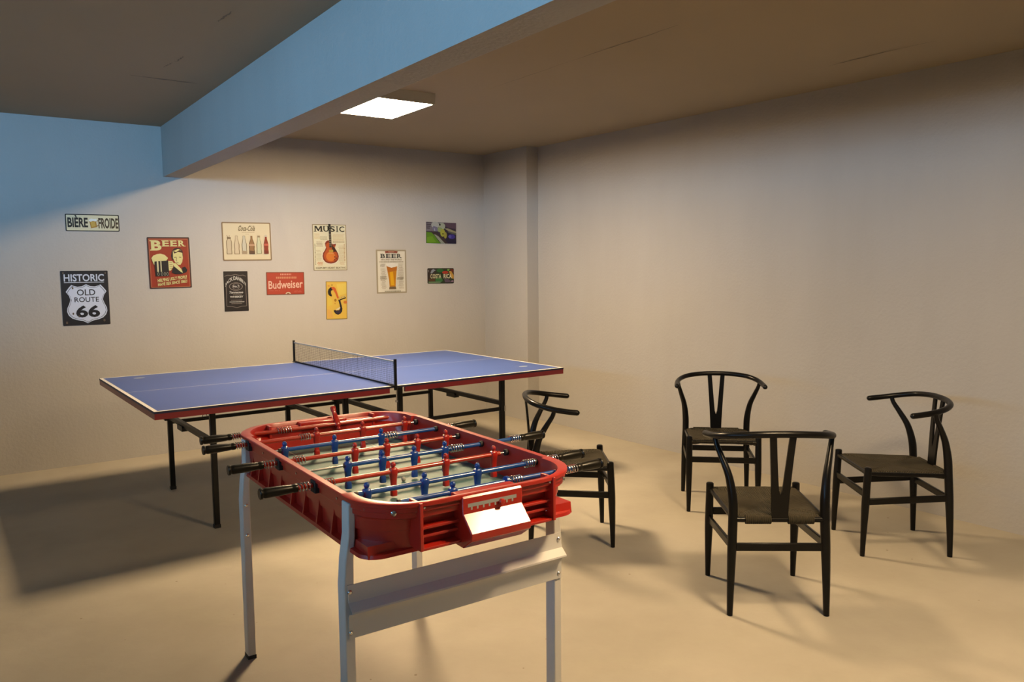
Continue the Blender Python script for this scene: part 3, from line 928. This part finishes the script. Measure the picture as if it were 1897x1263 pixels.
class Sign:
    """rect: the sign's corners in measuring units (x0, y0, x1, y1), y downwards; pictures are drawn in those units"""
    def __init__(s, label, cx, cz, w, h, rect, tilt=0.0, edge=(70, 60, 45), face=(225, 210, 170), rim=0.012, r=0.010, name='tin_sign', cat='sign', thick=0.003):
        s.rect, s.w, s.h = rect, w, h
        b = MB()
        def rr(hx, hz, rad, y):
            o = []
            for sx, sz, a0 in ((1, 1, 0), (-1, 1, 90), (-1, -1, 180), (1, -1, 270)):
                for k in range(5):
                    a = math.radians(a0 + 22.5 * k)
                    o.append((sx * (hx - rad) + rad * math.cos(a), y, sz * (hz - rad) + rad * math.sin(a)))
            return o
        b.loft([rr(w / 2, h / 2, r, 0), rr(w / 2, h / 2, r, -thick)], ink(*edge), smooth=False)
        if rim > 0:
            l = rr(w / 2 - rim, h / 2 - rim, max(r - rim / 2, 0.003), -thick - 0.0003)
            b.add(l, [tuple(range(len(l)))], ink(*face))
        s.o = b.build(name, None, (cx, YB, cz), auto=0)
        s.o.rotation_euler = (0, -math.radians(tilt), 0)
        tag(s.o, label, cat, 'signs and pictures on the back wall')
        s.y = -thick - 0.0006
        s.parts = {}
        s.layer = 0
    def P(s, x, y):
        a, b_, c_, d = s.rect
        return ((x - a) / (c_ - a) - 0.5) * s.w, (0.5 - (y - b_) / (d - b_)) * s.h
    def _mb(s, part):
        if part not in s.parts:
            s.parts[part] = MB()
        return s.parts[part]
    def up(s):
        s.layer += 1
        return s.y - 0.00025 * s.layer
    def poly(s, pts, col, part='picture'):
        y = s.up()
        v = [(q[0], y, q[1]) for q in (s.P(*p) for p in pts)]
        s._mb(part).add(v, [tuple(range(len(v)))], ink(*col))
    def ell(s, cx, cy, rx, ry, col, part='picture', a0=0, a1=360, n=24):
        s.poly([(cx + rx * math.cos(math.radians(a0 + (a1 - a0) * k / n)), cy + ry * math.sin(math.radians(a0 + (a1 - a0) * k / n))) for k in range(n + (0 if a1 - a0 == 360 else 1))], col, part)
    def line(s, pts, wd, col, part='picture'):
        y = s.up()
        m = ink(*col)
        for (xa, ya), (xb, yb) in zip(pts[:-1], pts[1:]):
            l = math.hypot(xb - xa, yb - ya) or 1
            nx_, ny_ = -(yb - ya) / l * wd / 2, (xb - xa) / l * wd / 2
            v = [(xa + nx_, ya + ny_), (xb + nx_, yb + ny_), (xb - nx_, yb - ny_), (xa - nx_, ya - ny_)]
            s._mb(part).add([(q[0], y, q[1]) for q in (s.P(*p) for p in v)], [(0, 1, 2, 3)], m)
    def text(s, t, x0, y0, x1, y1, col, bold=0.0, shear=0.0, skew=0.0, warp=None, space=1.0):
        """lettering fitted into the box x0..x1, y0 (top)..y1 (bottom)"""
        v, f = glyphs(t, bold, shear, space)
        y = s.up()
        out = []
        for u, k in v:
            px, py = x0 + u * (x1 - x0), y1 + k * (y0 - y1) + skew * u
            if warp:
                px, py = warp(u, k, px, py)
            q = s.P(px, py)
            out.append((q[0], y, q[1]))
        s._mb('lettering|%d' % s.layer).add(out, f, ink(*col))
    def serif(s, t, x0, y0, x1, y1, col, bold=0.02, gap=0.14, widths=None):
        ws = [(widths or {}).get(c, {'I': 0.36, 'M': 1.25}.get(c, 0.85)) for c in t]
        unit = (x1 - x0) / (sum(ws) + gap * (len(t) - 1))
        x = x0
        hgt = y1 - y0
        for c_, w_ in zip(t, ws):
            wd = w_ * unit
            core = wd * (0.42 if c_ == 'I' else 1.0)
            cx0 = x + (wd - core) / 2
            if c_ == 'M':
                s.poly([(cx0 + u * core, y0 + k * hgt) for u, k in ((.02, 1), (.02, 0), (.27, 0), (.5, .56), (.73, 0), (.98, 0), (.98, 1), (.76, 1), (.76, .34), (.55, .92), (.45, .92), (.16, .30), (.16, 1))], col, 'lettering')
                for a, b_ in ((-.08, .27), (.66, 1.08)):
                    s.poly([(cx0 + a * core, y1 - hgt * .1), (cx0 + b_ * core, y1 - hgt * .1), (cx0 + b_ * core, y1), (cx0 + a * core, y1)], col, 'lettering')
                x += wd + gap * unit
                continue
            v, f = glyphs(c_, bold)
            yy = s.up()
            out = [s.P(cx0 + u * core, y1 + k * (y0 - y1)) for u, k in v]
            s._mb('lettering').add([(q[0], yy, q[1]) for q in out], f, ink(*col))
            for a, b_, top in SLAB.get(c_, []):
                sh = hgt * 0.10
                ya = y0 if top else y1 - sh
                s.poly([(cx0 + a * core, ya), (cx0 + b_ * core, ya), (cx0 + b_ * core, ya + sh), (cx0 + a * core, ya + sh)], col, 'lettering')
            x += wd + gap * unit
    def bars(s, x0, y0, x1, rows, pitch, hgt, col, seed=1, ragged=0.2, word=(8, 26)):
        """rows of print too small to read: broken dashes"""
        rnd = random.Random(seed)
        y = s.up()
        for i in range(rows):
            x = x0 + rnd.uniform(0, ragged) * (x1 - x0)
            xe = x1 - rnd.uniform(0, ragged) * (x1 - x0)
            yy = y0 + i * pitch
            while x < xe:
                l = min(rnd.uniform(*word), xe - x)
                v = [(x, yy), (x + l, yy), (x + l, yy + hgt), (x, yy + hgt)]
                s._mb('small_print|%d' % s.layer).add([(q[0], y, q[1]) for q in (s.P(*p) for p in v)], [(0, 1, 2, 3)], ink(*col))
                x += l + word[0] * 0.5
    def done(s):
        for k, mb in s.parts.items():
            mb.build(k.split('|')[0], s.o, auto=0)

# "biere froide" plate
s = Sign('long cream tin sign with a beer mug between the words BIERE and FROIDE', 0.884, 1.841, 0.364, 0.128, (110, 88, 636, 256), 0.3, (38, 30, 22), (226, 202, 146), 0.007, 0.008)
s.text('BI\u00c8RE', 130, 98, 326, 218, (28, 20, 12), 0.035)
s.text('FROIDE', 428, 122, 624, 226, (72, 50, 22), 0.035)  # browner than the first word: lamp light put into the print colour
s.poly([(340, 150), (405, 145), (412, 215), (352, 225)], (176, 120, 30))
s.poly([(352, 160), (395, 157), (400, 205), (360, 212)], (206, 158, 60))
s.line([(405, 150), (432, 152), (430, 195), (408, 205)], 9, (150, 110, 60))
s.poly([(336, 152), (340, 138), (360, 130), (385, 134), (408, 132), (418, 146), (400, 158), (375, 152), (352, 162)], (235, 225, 195))
s.done()

# road shield
s = Sign('black and white tin sign with a HISTORIC OLD ROUTE 66 road shield', 0.807, 1.275, 0.319, 0.411, (62, 640, 542, 1170), 0.0, (44, 34, 27), (36, 28, 23), 0.006, 0.006)
s.text('HISTORIC', 94, 672, 500, 742, (216, 206, 194), 0.022)
s.line([(94, 752), (498, 752)], 7, (200, 190, 176), 'lettering')
shield = [(308, 772), (270, 790), (225, 794), (190, 786), (165, 775), (135, 805), (106, 842), (135, 880), (148, 920), (132, 962), (112, 1000), (108, 1035), (122, 1070), (155, 1100), (200, 1116), (262, 1128), (318, 1152)]
def mirrored(pts, cx): return pts + [(2 * cx - x, y) for x, y in reversed(pts)]
full = mirrored(shield, 312)
s.poly(full, (222, 212, 200))
def inset(pts, cx, cy, k): return [(cx + (x - cx) * k, cy + (y - cy) * k) for x, y in pts]
s.poly(inset(full, 312, 960, 0.945), (40, 32, 28))
s.poly(inset(full, 312, 960, 0.925), (222, 212, 200))
s.text('OLD', 216, 820, 402, 880, (40, 30, 26), 0.012)
s.text('ROUTE', 188, 896, 436, 944, (40, 30, 26), 0.01)
s.text('66', 196, 976, 440, 1094, (30, 22, 18), 0.035)
for x, y, r in ((176, 806, 9), (168, 1054, 9), (100, 1140, 10), (480, 1128, 10), (90, 660, 7), (515, 662, 7), (225, 1082, 8)):
    s.ell(x, y, r, r * 1.2, (120, 92, 62)); s.ell(x, y, r * 0.4, r * 0.5, (60, 42, 30))
s.done()

# red beer sign
s = Sign('red tin sign headed BEER with a man raising a dark mug', 1.416, 1.538, 0.318, 0.407, (152, 150, 978, 1148), 0.6, (70, 40, 28), (158, 46, 14), 0.010, 0.008)
CR = (226, 200, 118)
for l in ([(190, 190), (940, 190), (940, 1120), (190, 1120), (190, 190)],):
    s.line(l, 8, (190, 110, 60))
s.serif('B', 226, 210, 425, 408, CR, 0.04)
s.serif('EER', 445, 212, 882, 330, CR, 0.03, 0.2)
s.poly([(620, 420), (660, 372), (720, 355), (790, 372), (830, 420), (835, 530), (810, 500), (620, 600), (596, 520)], (52, 22, 16))
s.poly([(640, 410), (690, 398), (740, 380), (800, 402), (822, 470), (826, 560), (808, 640), (770, 692), (725, 690), (672, 640), (634, 560)], CR)
s.poly([(640, 410), (720, 390), (800, 405), (818, 455), (740, 440), (660, 470)], (80, 38, 20))
s.poly([(648, 420), (735, 388), (770, 400), (700, 440)], CR)
s.line([(655, 545), (700, 540)], 12, (60, 28, 18)); s.line([(752, 540), (795, 545)], 12, (60, 28, 18))
s.line([(705, 548), (692, 612), (712, 618)], 9, (110, 60, 30)); s.line([(690, 650), (735, 652)], 10, (90, 40, 24))
s.poly([(590, 838), (640, 712), (700, 770), (800, 850), (800, 745), (862, 730), (902, 790), (880, 840), (780, 872), (660, 868)], (22, 14, 14))
s.poly([(632, 655), (680, 660), (780, 770), (812, 850), (770, 830), (640, 715)], CR)
s.poly([(525, 610), (615, 618), (640, 660), (620, 740), (575, 800), (540, 800)], CR)
for k in range(4): s.line([(555, 640 + 38 * k), (615, 648 + 36 * k)], 8, (120, 66, 34))
s.poly([(272, 600), (535, 600), (538, 905), (280, 905)], (24, 16, 14))
s.poly([(215, 555), (255, 505), (320, 480), (390, 470), (470, 492), (535, 555), (500, 605), (270, 620), (262, 690), (240, 640)], CR)
s.poly([(312, 600), (342, 600), (342, 820), (312, 820)], (214, 190, 130)); s.poly([(378, 600), (402, 600), (402, 820), (378, 820)], (200, 176, 120))
for x in (330, 400, 455, 505): s.ell(x, 865, 20, 34, (150, 136, 100)); s.ell(x, 865, 12, 24, (26, 18, 16))
s.text('HELPING UGLY PEOPLE', 308, 960, 882, 1025, CR, 0.03, 0, -65)
s.text('HAVE SEX SINCE 1862!', 308, 1040, 882, 1100, CR, 0.03, 0, -60)
s.done()

# cola bottles
s = Sign('cream tin sign with a row of six bottles under a script brand name', 2.036, 1.714, 0.409, 0.321, (230, 165, 1503, 1162), 0.4, (140, 106, 66), (222, 192, 140), 0.010, 0.010)
s.text('Coca-Cola', 650, 250, 1085, 392, (120, 96, 58), 0.025, 0.45, 0, None, 1.0)
s.line([(650, 395), (690, 330), (720, 262)], 10, (120, 96, 58), 'lettering'); s.line([(960, 262), (1085, 268)], 8, (120, 96, 58), 'lettering')
s.bars(735, 420, 1075, 1, 20, 10, (150, 120, 80), 3, 0.05); s.bars(830, 465, 925, 1, 20, 8, (170, 140, 96), 4, 0.05)
def bottle(cx, top, bot, hw, nw, body, glass, shoulder=0.34, cap=None, belt=None, foot=None):
    H_ = bot - top
    pr = [(nw, 0), (nw, .12), (nw * 1.1, .18), (hw * .75, shoulder), (hw, shoulder + .14), (hw * .97, .62), (hw * .9, .72), (hw, .9), (hw * .98, 1)]
    outl = [(cx - a, top + k * H_) for a, k in pr] + [(cx + a, top + k * H_) for a, k in reversed(pr)]
    s.poly(outl, body)
    inn = [(cx - a * .72, top + 8 + k * (H_ - 22)) for a, k in pr] + [(cx + a * .72, top + 8 + k * (H_ - 22)) for a, k in reversed(pr)]
    s.poly(inn, glass)
    if belt: s.poly([(cx - hw * .98, top + H_ * .45), (cx + hw * .98, top + H_ * .45), (cx + hw * .96, top + H_ * .56), (cx - hw * .96, top + H_ * .56)], belt)
    if foot: s.poly([(cx - hw * .96, top + H_ * .8), (cx + hw * .96, top + H_ * .84), (cx + hw * .98, bot), (cx - hw * .98, bot)], foot)
    if cap: s.poly([(cx - nw * 1.2, top - 6), (cx + nw * 1.2, top - 6), (cx + nw * 1.2, top + 40), (cx - nw * 1.2, top + 40)], cap)
bottle(400, 560, 992, 72, 40, (138, 110, 70), (206, 176, 130), 0.12, (120, 92, 56))
s.line([(352, 505), (372, 560)], 12, (110, 84, 52)); s.line([(418, 510), (396, 562)], 12, (110, 84, 52))
bottle(592, 515, 992, 72, 32, (142, 112, 72), (214, 182, 134))
bottle(786, 515, 992, 68, 32, (134, 110, 74), (204, 184, 144), foot=(170, 138, 96))
bottle(980, 515, 992, 76, 26, (104, 66, 28), (150, 104, 58), belt=(190, 140, 96), foot=(96, 62, 36))
bottle(1170, 515, 985, 68, 28, (146, 130, 84), (204, 190, 138), cap=(150, 118, 78))
bottle(1358, 500, 985, 62, 26, (150, 58, 26), (140, 44, 20), cap=(196, 176, 140), belt=(196, 88, 60), foot=(120, 40, 20))
s.done()

# black whiskey label
s = Sign('small black tin sign laid out like a whiskey bottle label', 1.929, 1.298, 0.199, 0.335, (137, 105, 765, 1142), -0.2, (34, 24, 18), (34, 24, 18), 0.0, 0.004)
WH = (196, 178, 150); GR = (136, 116, 94)
def arc(u, k, px, py): return px, py + 190 * (2 * u - 1) ** 2 * 0.75 - 60 * k * (1 - (2 * u - 1) ** 2)
s.text("JACK DANIEL'S", 172, 285, 715, 365, WH, 0.03, 0, 0, arc, 0.95)
s.line([(160, 235), (240, 205), (330, 215), (440, 185), (550, 215), (640, 205), (715, 235)], 12, GR)
s.line([(195, 470), (200, 700), (195, 1010), (330, 1015), (455, 1050), (580, 1015), (712, 1010), (706, 700), (700, 470)], 12, GR)
s.ell(447, 500, 178, 104, GR); s.ell(447, 500, 160, 90, (40, 28, 22)); s.ell(447, 500, 96, 78, GR); s.ell(447, 500, 84, 68, (40, 28, 22))
s.text('No.7', 372, 470, 528, 525, WH, 0.03)
s.text('Tennessee', 270, 620, 630, 680, WH, 0.03, 0.3)
s.bars(360, 706, 595, 1, 20, 14, GR, 5, 0.02)
s.text('WHISKEY', 280, 740, 628, 790, WH, 0.04)
s.bars(300, 846, 600, 1, 20, 16, GR, 6, 0.03); s.bars(265, 888, 655, 1, 20, 20, WH, 7, 0.02); s.bars(310, 932, 605, 1, 20, 18, GR, 8, 0.03)
s.done()

# red brewery sign
s = Sign('wide faded red tin sign with one large cream brand word', 2.354, 1.356, 0.336, 0.196, (240, 250, 1508, 1010), -0.4, (122, 62, 34), (176, 62, 36), 0.006, 0.004)
PK = (232, 176, 136)
s.bars(700, 300, 1065, 1, 20, 52, (220, 140, 104), 9, 0.0, (34, 46))
s.bars(560, 405, 1250, 1, 20, 66, (206, 130, 84), 10, 0.0, (34, 52))
s.text('Budweiser', 305, 545, 1450, 815, PK, 0.015, 0, -35, None, 1.0)
s.ell(950, 985, 90, 62, (216, 186, 140), 'picture', 180, 360); s.ell(950, 985, 44, 36, (150, 96, 50), 'picture', 180, 360)
s.bars(300, 860, 700, 1, 30, 16, (196, 96, 70), 11, 0.1, (60, 160)); s.bars(1150, 880, 1440, 2, 36, 14, (196, 96, 70), 12, 0.1, (60, 160))
s.done()

# music guitar sign
s = Sign('cream tin sign headed MUSIC with a sunburst electric guitar', 2.771, 1.669, 0.319, 0.411, (172, 125, 925, 1155), 0.2, (150, 124, 84), (222, 200, 150), 0.007, 0.005)
s.bars(200, 335, 330, 5, 26, 12, (206, 168, 110), 20, 0.1); s.bars(330, 395, 500, 3, 28, 20, (184, 164, 120), 21, 0.1)
s.bars(600, 345, 885, 6, 26, 12, (202, 166, 112), 22, 0.1); s.bars(610, 505, 885, 1, 20, 22, (150, 124, 80), 23, 0.02)
s.bars(230, 510, 400, 4, 30, 18, (176, 150, 112), 24, 0.15); s.bars(230, 700, 350, 8, 30, 14, (190, 166, 122), 25, 0.15)
s.bars(720, 600, 885, 12, 30, 14, (190, 160, 112), 26, 0.2); s.bars(205, 560, 228, 16, 30, 18, (130, 112, 76), 27, 0.0, (14, 20)); s.bars(860, 560, 890, 13, 30, 18, (176, 122, 70), 28, 0.0, (16, 24))
s.bars(250, 960, 385, 3, 30, 16, (204, 130, 80), 29, 0.2); s.bars(740, 960, 890, 3, 30, 14, (200, 160, 110), 30, 0.2)
s.serif('MUSIC', 215, 165, 880, 290, (34, 26, 14), 0.02, 0.16)
s.text('KEEPS MY HEART BEATING', 218, 1075, 892, 1115, (120, 98, 58), 0.02)
gb = [(540, 480), (495, 482), (455, 505), (432, 550), (440, 600), (452, 640), (425, 700), (385, 760), (370, 835), (385, 910), (430, 965), (490, 992), (555, 1000), (620, 990), (680, 960), (722, 905), (735, 835), (715, 760), (672, 700), (652, 640), (668, 600), (684, 548), (650, 560), (610, 566), (575, 540)]
s.poly(inset(gb, 555, 780, 1.05), (236, 210, 170))
s.poly(gb, (126, 46, 20)); s.poly(inset(gb, 550, 800, 0.84), (176, 74, 24)); s.ell(550, 840, 100, 105, (206, 112, 34))
s.poly([(590, 580), (640, 640), (700, 730), (610, 740), (585, 690)], (52, 22, 14))
for x, y in ((640, 850), (672, 880), (640, 915)): s.ell(x, y, 14, 15, (84, 28, 14))
s.poly([(515, 690), (610, 690), (610, 745), (515, 745)], (176, 134, 44)); s.line([(500, 765), (615, 765)], 8, (210, 170, 110))
s.poly([(522, 180), (570, 180), (580, 640), (526, 640)], (60, 46, 30))
for k in range(7): s.line([(522, 345 + 40 * k), (578, 345 + 40 * k)], 7, (168, 150, 116))
s.poly([(515, 118), (565, 118), (575, 300), (550, 320), (522, 300)], (30, 26, 18))
for y in (190, 235, 275): s.ell(550, y, 9, 9, (170, 156, 120))
s.done()

# saxophone sign
s = Sign('small yellow tin sign with a dark stylised saxophone', 2.820, 1.194, 0.202, 0.343, (195, 155, 745, 1142), -0.9, (150, 112, 46), (224, 172, 62), 0.006, 0.004)
s.poly([(470, 220), (725, 200), (725, 470), (520, 540)], (226, 184, 74)); s.poly([(240, 560), (330, 600), (360, 760), (250, 800)], (222, 180, 66)); s.poly([(220, 860), (330, 930), (380, 1100), (215, 1110)], (222, 160, 70))
cres = [(345, 305), (300, 315), (258, 360), (240, 425), (252, 490), (290, 535), (340, 548), (348, 515), (326, 470), (322, 420), (335, 390), (370, 385)]
s.poly(cres, (34, 26, 22))
s.poly([(330, 300), (400, 295), (445, 340), (490, 470), (525, 580), (505, 612), (480, 590), (430, 460), (385, 385), (345, 355)], (206, 92, 34))
s.poly([(505, 630), (560, 640), (585, 740), (615, 870), (605, 945), (560, 1000), (500, 1028), (440, 1005), (395, 950), (385, 905), (430, 900), (480, 925), (530, 905), (555, 860), (540, 760)], (40, 30, 30))
s.ell(500, 950, 62, 44, (58, 44, 52)); s.poly([(430, 885), (500, 900), (560, 845), (540, 820), (500, 860)], (226, 196, 150))
s.line([(545, 640), (708, 582)], 30, (30, 22, 14))
for k in range(4): s.ell(548 + 42 * k, 590 - 14 * k, 16, 20, (196, 172, 110)); s.ell(548 + 42 * k, 590 - 14 * k, 8, 10, (110, 90, 40))
s.ell(430, 645, 32, 38, (172, 112, 30)); s.ell(420, 730, 16, 14, (196, 134, 40)); s.ell(690, 700, 50, 40, (206, 112, 40)); s.ell(345, 250, 20, 16, (150, 112, 40)); s.ell(260, 270, 30, 24, (214, 140, 60))
s.done()

# beer glass sign
s = Sign('cream tin sign headed BEER with a tall amber glass', 3.377, 1.448, 0.313, 0.410, (102, 524, 571, 1206), 0.0, (164, 140, 100), (228, 204, 162), 0.014, 0.006)
s.poly([(238, 548), (300, 540), (380, 540), (440, 550), (430, 578), (330, 572), (245, 578)], (142, 60, 34)); s.bars(290, 552, 385, 1, 20, 12, (206, 150, 100), 40, 0.0)
s.serif('BEER', 172, 590, 492, 655, (44, 40, 28), 0.02, 0.2)
s.text('AROUND THE WORLD', 168, 668, 500, 690, (120, 92, 62), 0.02)
s.bars(145, 708, 525, 1, 20, 12, (150, 128, 92), 41, 0.02)
s.bars(155, 745, 235, 3, 18, 9, (150, 126, 92), 42, 0.2, (6, 16)); s.bars(160, 820, 250, 18, 18, 7, (176, 146, 106), 43, 0.25, (6, 16)); s.bars(435, 745, 525, 22, 18, 7, (166, 138, 100), 44, 0.2, (6, 16))
s.bars(150, 940, 262, 3, 16, 9, (130, 108, 76), 45, 0.1, (6, 16)); s.bars(412, 955, 525, 3, 14, 9, (130, 112, 76), 46, 0.1, (6, 16))
s.bars(215, 1165, 480, 1, 20, 16, (150, 132, 96), 47, 0.05)
s.poly([(240, 735), (435, 735), (428, 800), (405, 900), (396, 1040), (396, 1105), (402, 1142), (285, 1142), (290, 1105), (285, 1000), (262, 860)], (232, 208, 166))
s.poly([(252, 770), (422, 770), (408, 870), (394, 1000), (390, 1100), (294, 1100), (288, 1000), (268, 870)], (196, 118, 14))
s.poly([(300, 850), (350, 850), (372, 1080), (318, 1080)], (226, 156, 16)); s.poly([(256, 790), (418, 800), (412, 850), (270, 880)], (186, 100, 22))
s.ell(338, 765, 84, 34, (240, 218, 178)); s.poly([(252, 740), (430, 740), (426, 780), (330, 805), (256, 780)], (236, 212, 174))
s.poly([(292, 1100), (392, 1100), (398, 1142), (286, 1142)], (120, 90, 54))
s.done()

# colour picture
s = Sign('small unframed colour picture with a green corner, pale yellow figure and purple shapes', 3.925, 1.819, 0.337, 0.204, (170, 395, 1165, 1095), -0.6, (54, 40, 46), (60, 44, 48), 0.0, 0.003, 'wall_picture', 'picture', 0.004)
s.poly([(170, 395), (760, 395), (760, 560), (560, 700), (330, 700), (170, 700)], (120, 104, 96))
for k in range(4): s.line([(180, 410 + 62 * k), (345 - 20 * k, 412 + 62 * k)], 26, (60, 44, 44))
s.poly([(740, 400), (1165, 400), (1165, 600), (880, 560), (780, 500)], (92, 64, 66))
s.poly([(760, 590), (880, 585), (1165, 690), (1165, 745), (980, 720)], (160, 140, 92)); s.poly([(870, 670), (1165, 740), (1165, 800), (900, 730)], (90, 84, 64))
s.poly([(830, 720), (1165, 800), (1165, 1095), (820, 1095)], (36, 26, 40)); s.ell(1010, 860, 115, 80, (62, 46, 110)); s.ell(950, 860, 55, 55, (92, 76, 130))
s.poly([(170, 725), (330, 735), (430, 830), (560, 1010), (640, 1095), (170, 1095)], (92, 126, 22)); s.poly([(190, 900), (360, 860), (480, 1060), (300, 1090), (190, 1080)], (108, 142, 26))
s.poly([(420, 800), (500, 800), (700, 1000), (780, 1095), (650, 1095), (560, 980)], (150, 142, 110))
s.poly([(330, 690), (480, 740), (680, 900), (870, 1070), (860, 1095), (780, 1095), (560, 860), (380, 760)], (64, 46, 36))
s.ell(460, 490, 130, 110, (176, 164, 138)); s.ell(680, 520, 110, 110, (168, 160, 122)); s.ell(610, 640, 90, 80, (146, 150, 84))
s.poly([(400, 520), (530, 560), (540, 690), (440, 700), (350, 620)], (120, 106, 112)); s.line([(430, 600), (445, 690)], 24, (176, 166, 160))
s.ell(610, 475, 30, 32, (40, 34, 26)); s.ell(700, 740, 80, 130, (168, 156, 48)); s.ell(790, 820, 50, 110, (158, 138, 50)); s.ell(710, 775, 22, 28, (84, 66, 20))
s.done()

# number plate souvenir
s = Sign('small multicoloured plate with COSTA RICA in cream letters', 3.912, 1.400, 0.298, 0.151, (300, 290, 1530, 1012), -0.2, (44, 30, 18), (40, 48, 22), 0.006, 0.012, 'souvenir_plate', 'sign')
s.poly([(320, 320), (700, 320), (640, 760), (320, 900)], (52, 36, 26)); s.poly([(430, 520), (480, 380), (560, 330), (680, 390), (600, 430), (500, 540)], (142, 134, 124)); s.poly([(325, 360), (360, 380), (350, 480), (330, 470)], (150, 130, 110))
s.ell(880, 400, 160, 90, (44, 92, 34)); s.ell(820, 850, 170, 120, (56, 104, 46)); s.ell(1120, 490, 150, 66, (176, 48, 24)); s.poly([(1230, 330), (1330, 330), (1280, 430), (1200, 400)], (120, 160, 60))
s.poly([(1320, 340), (1515, 340), (1515, 520), (1440, 480)], (110, 34, 18)); s.poly([(1290, 430), (1400, 430), (1515, 620), (1515, 800), (1420, 770), (1330, 560)], (200, 140, 48))
s.poly([(340, 790), (640, 790), (620, 900), (360, 890)], (88, 54, 24)); s.poly([(1060, 790), (1260, 800), (1420, 960), (1100, 960)], (92, 68, 72)); s.ell(1450, 910, 60, 40, (150, 110, 112)); s.poly([(330, 910), (900, 910), (880, 980), (330, 990)], (104, 116, 72))
s.text('COSTA', 420, 560, 920, 770, (214, 190, 130), 0.03, 0, 0, None, 1.1)
s.text('RICA', 1030, 560, 1420, 770, (222, 196, 140), 0.03, 0, 0, None, 1.1)
s.done()
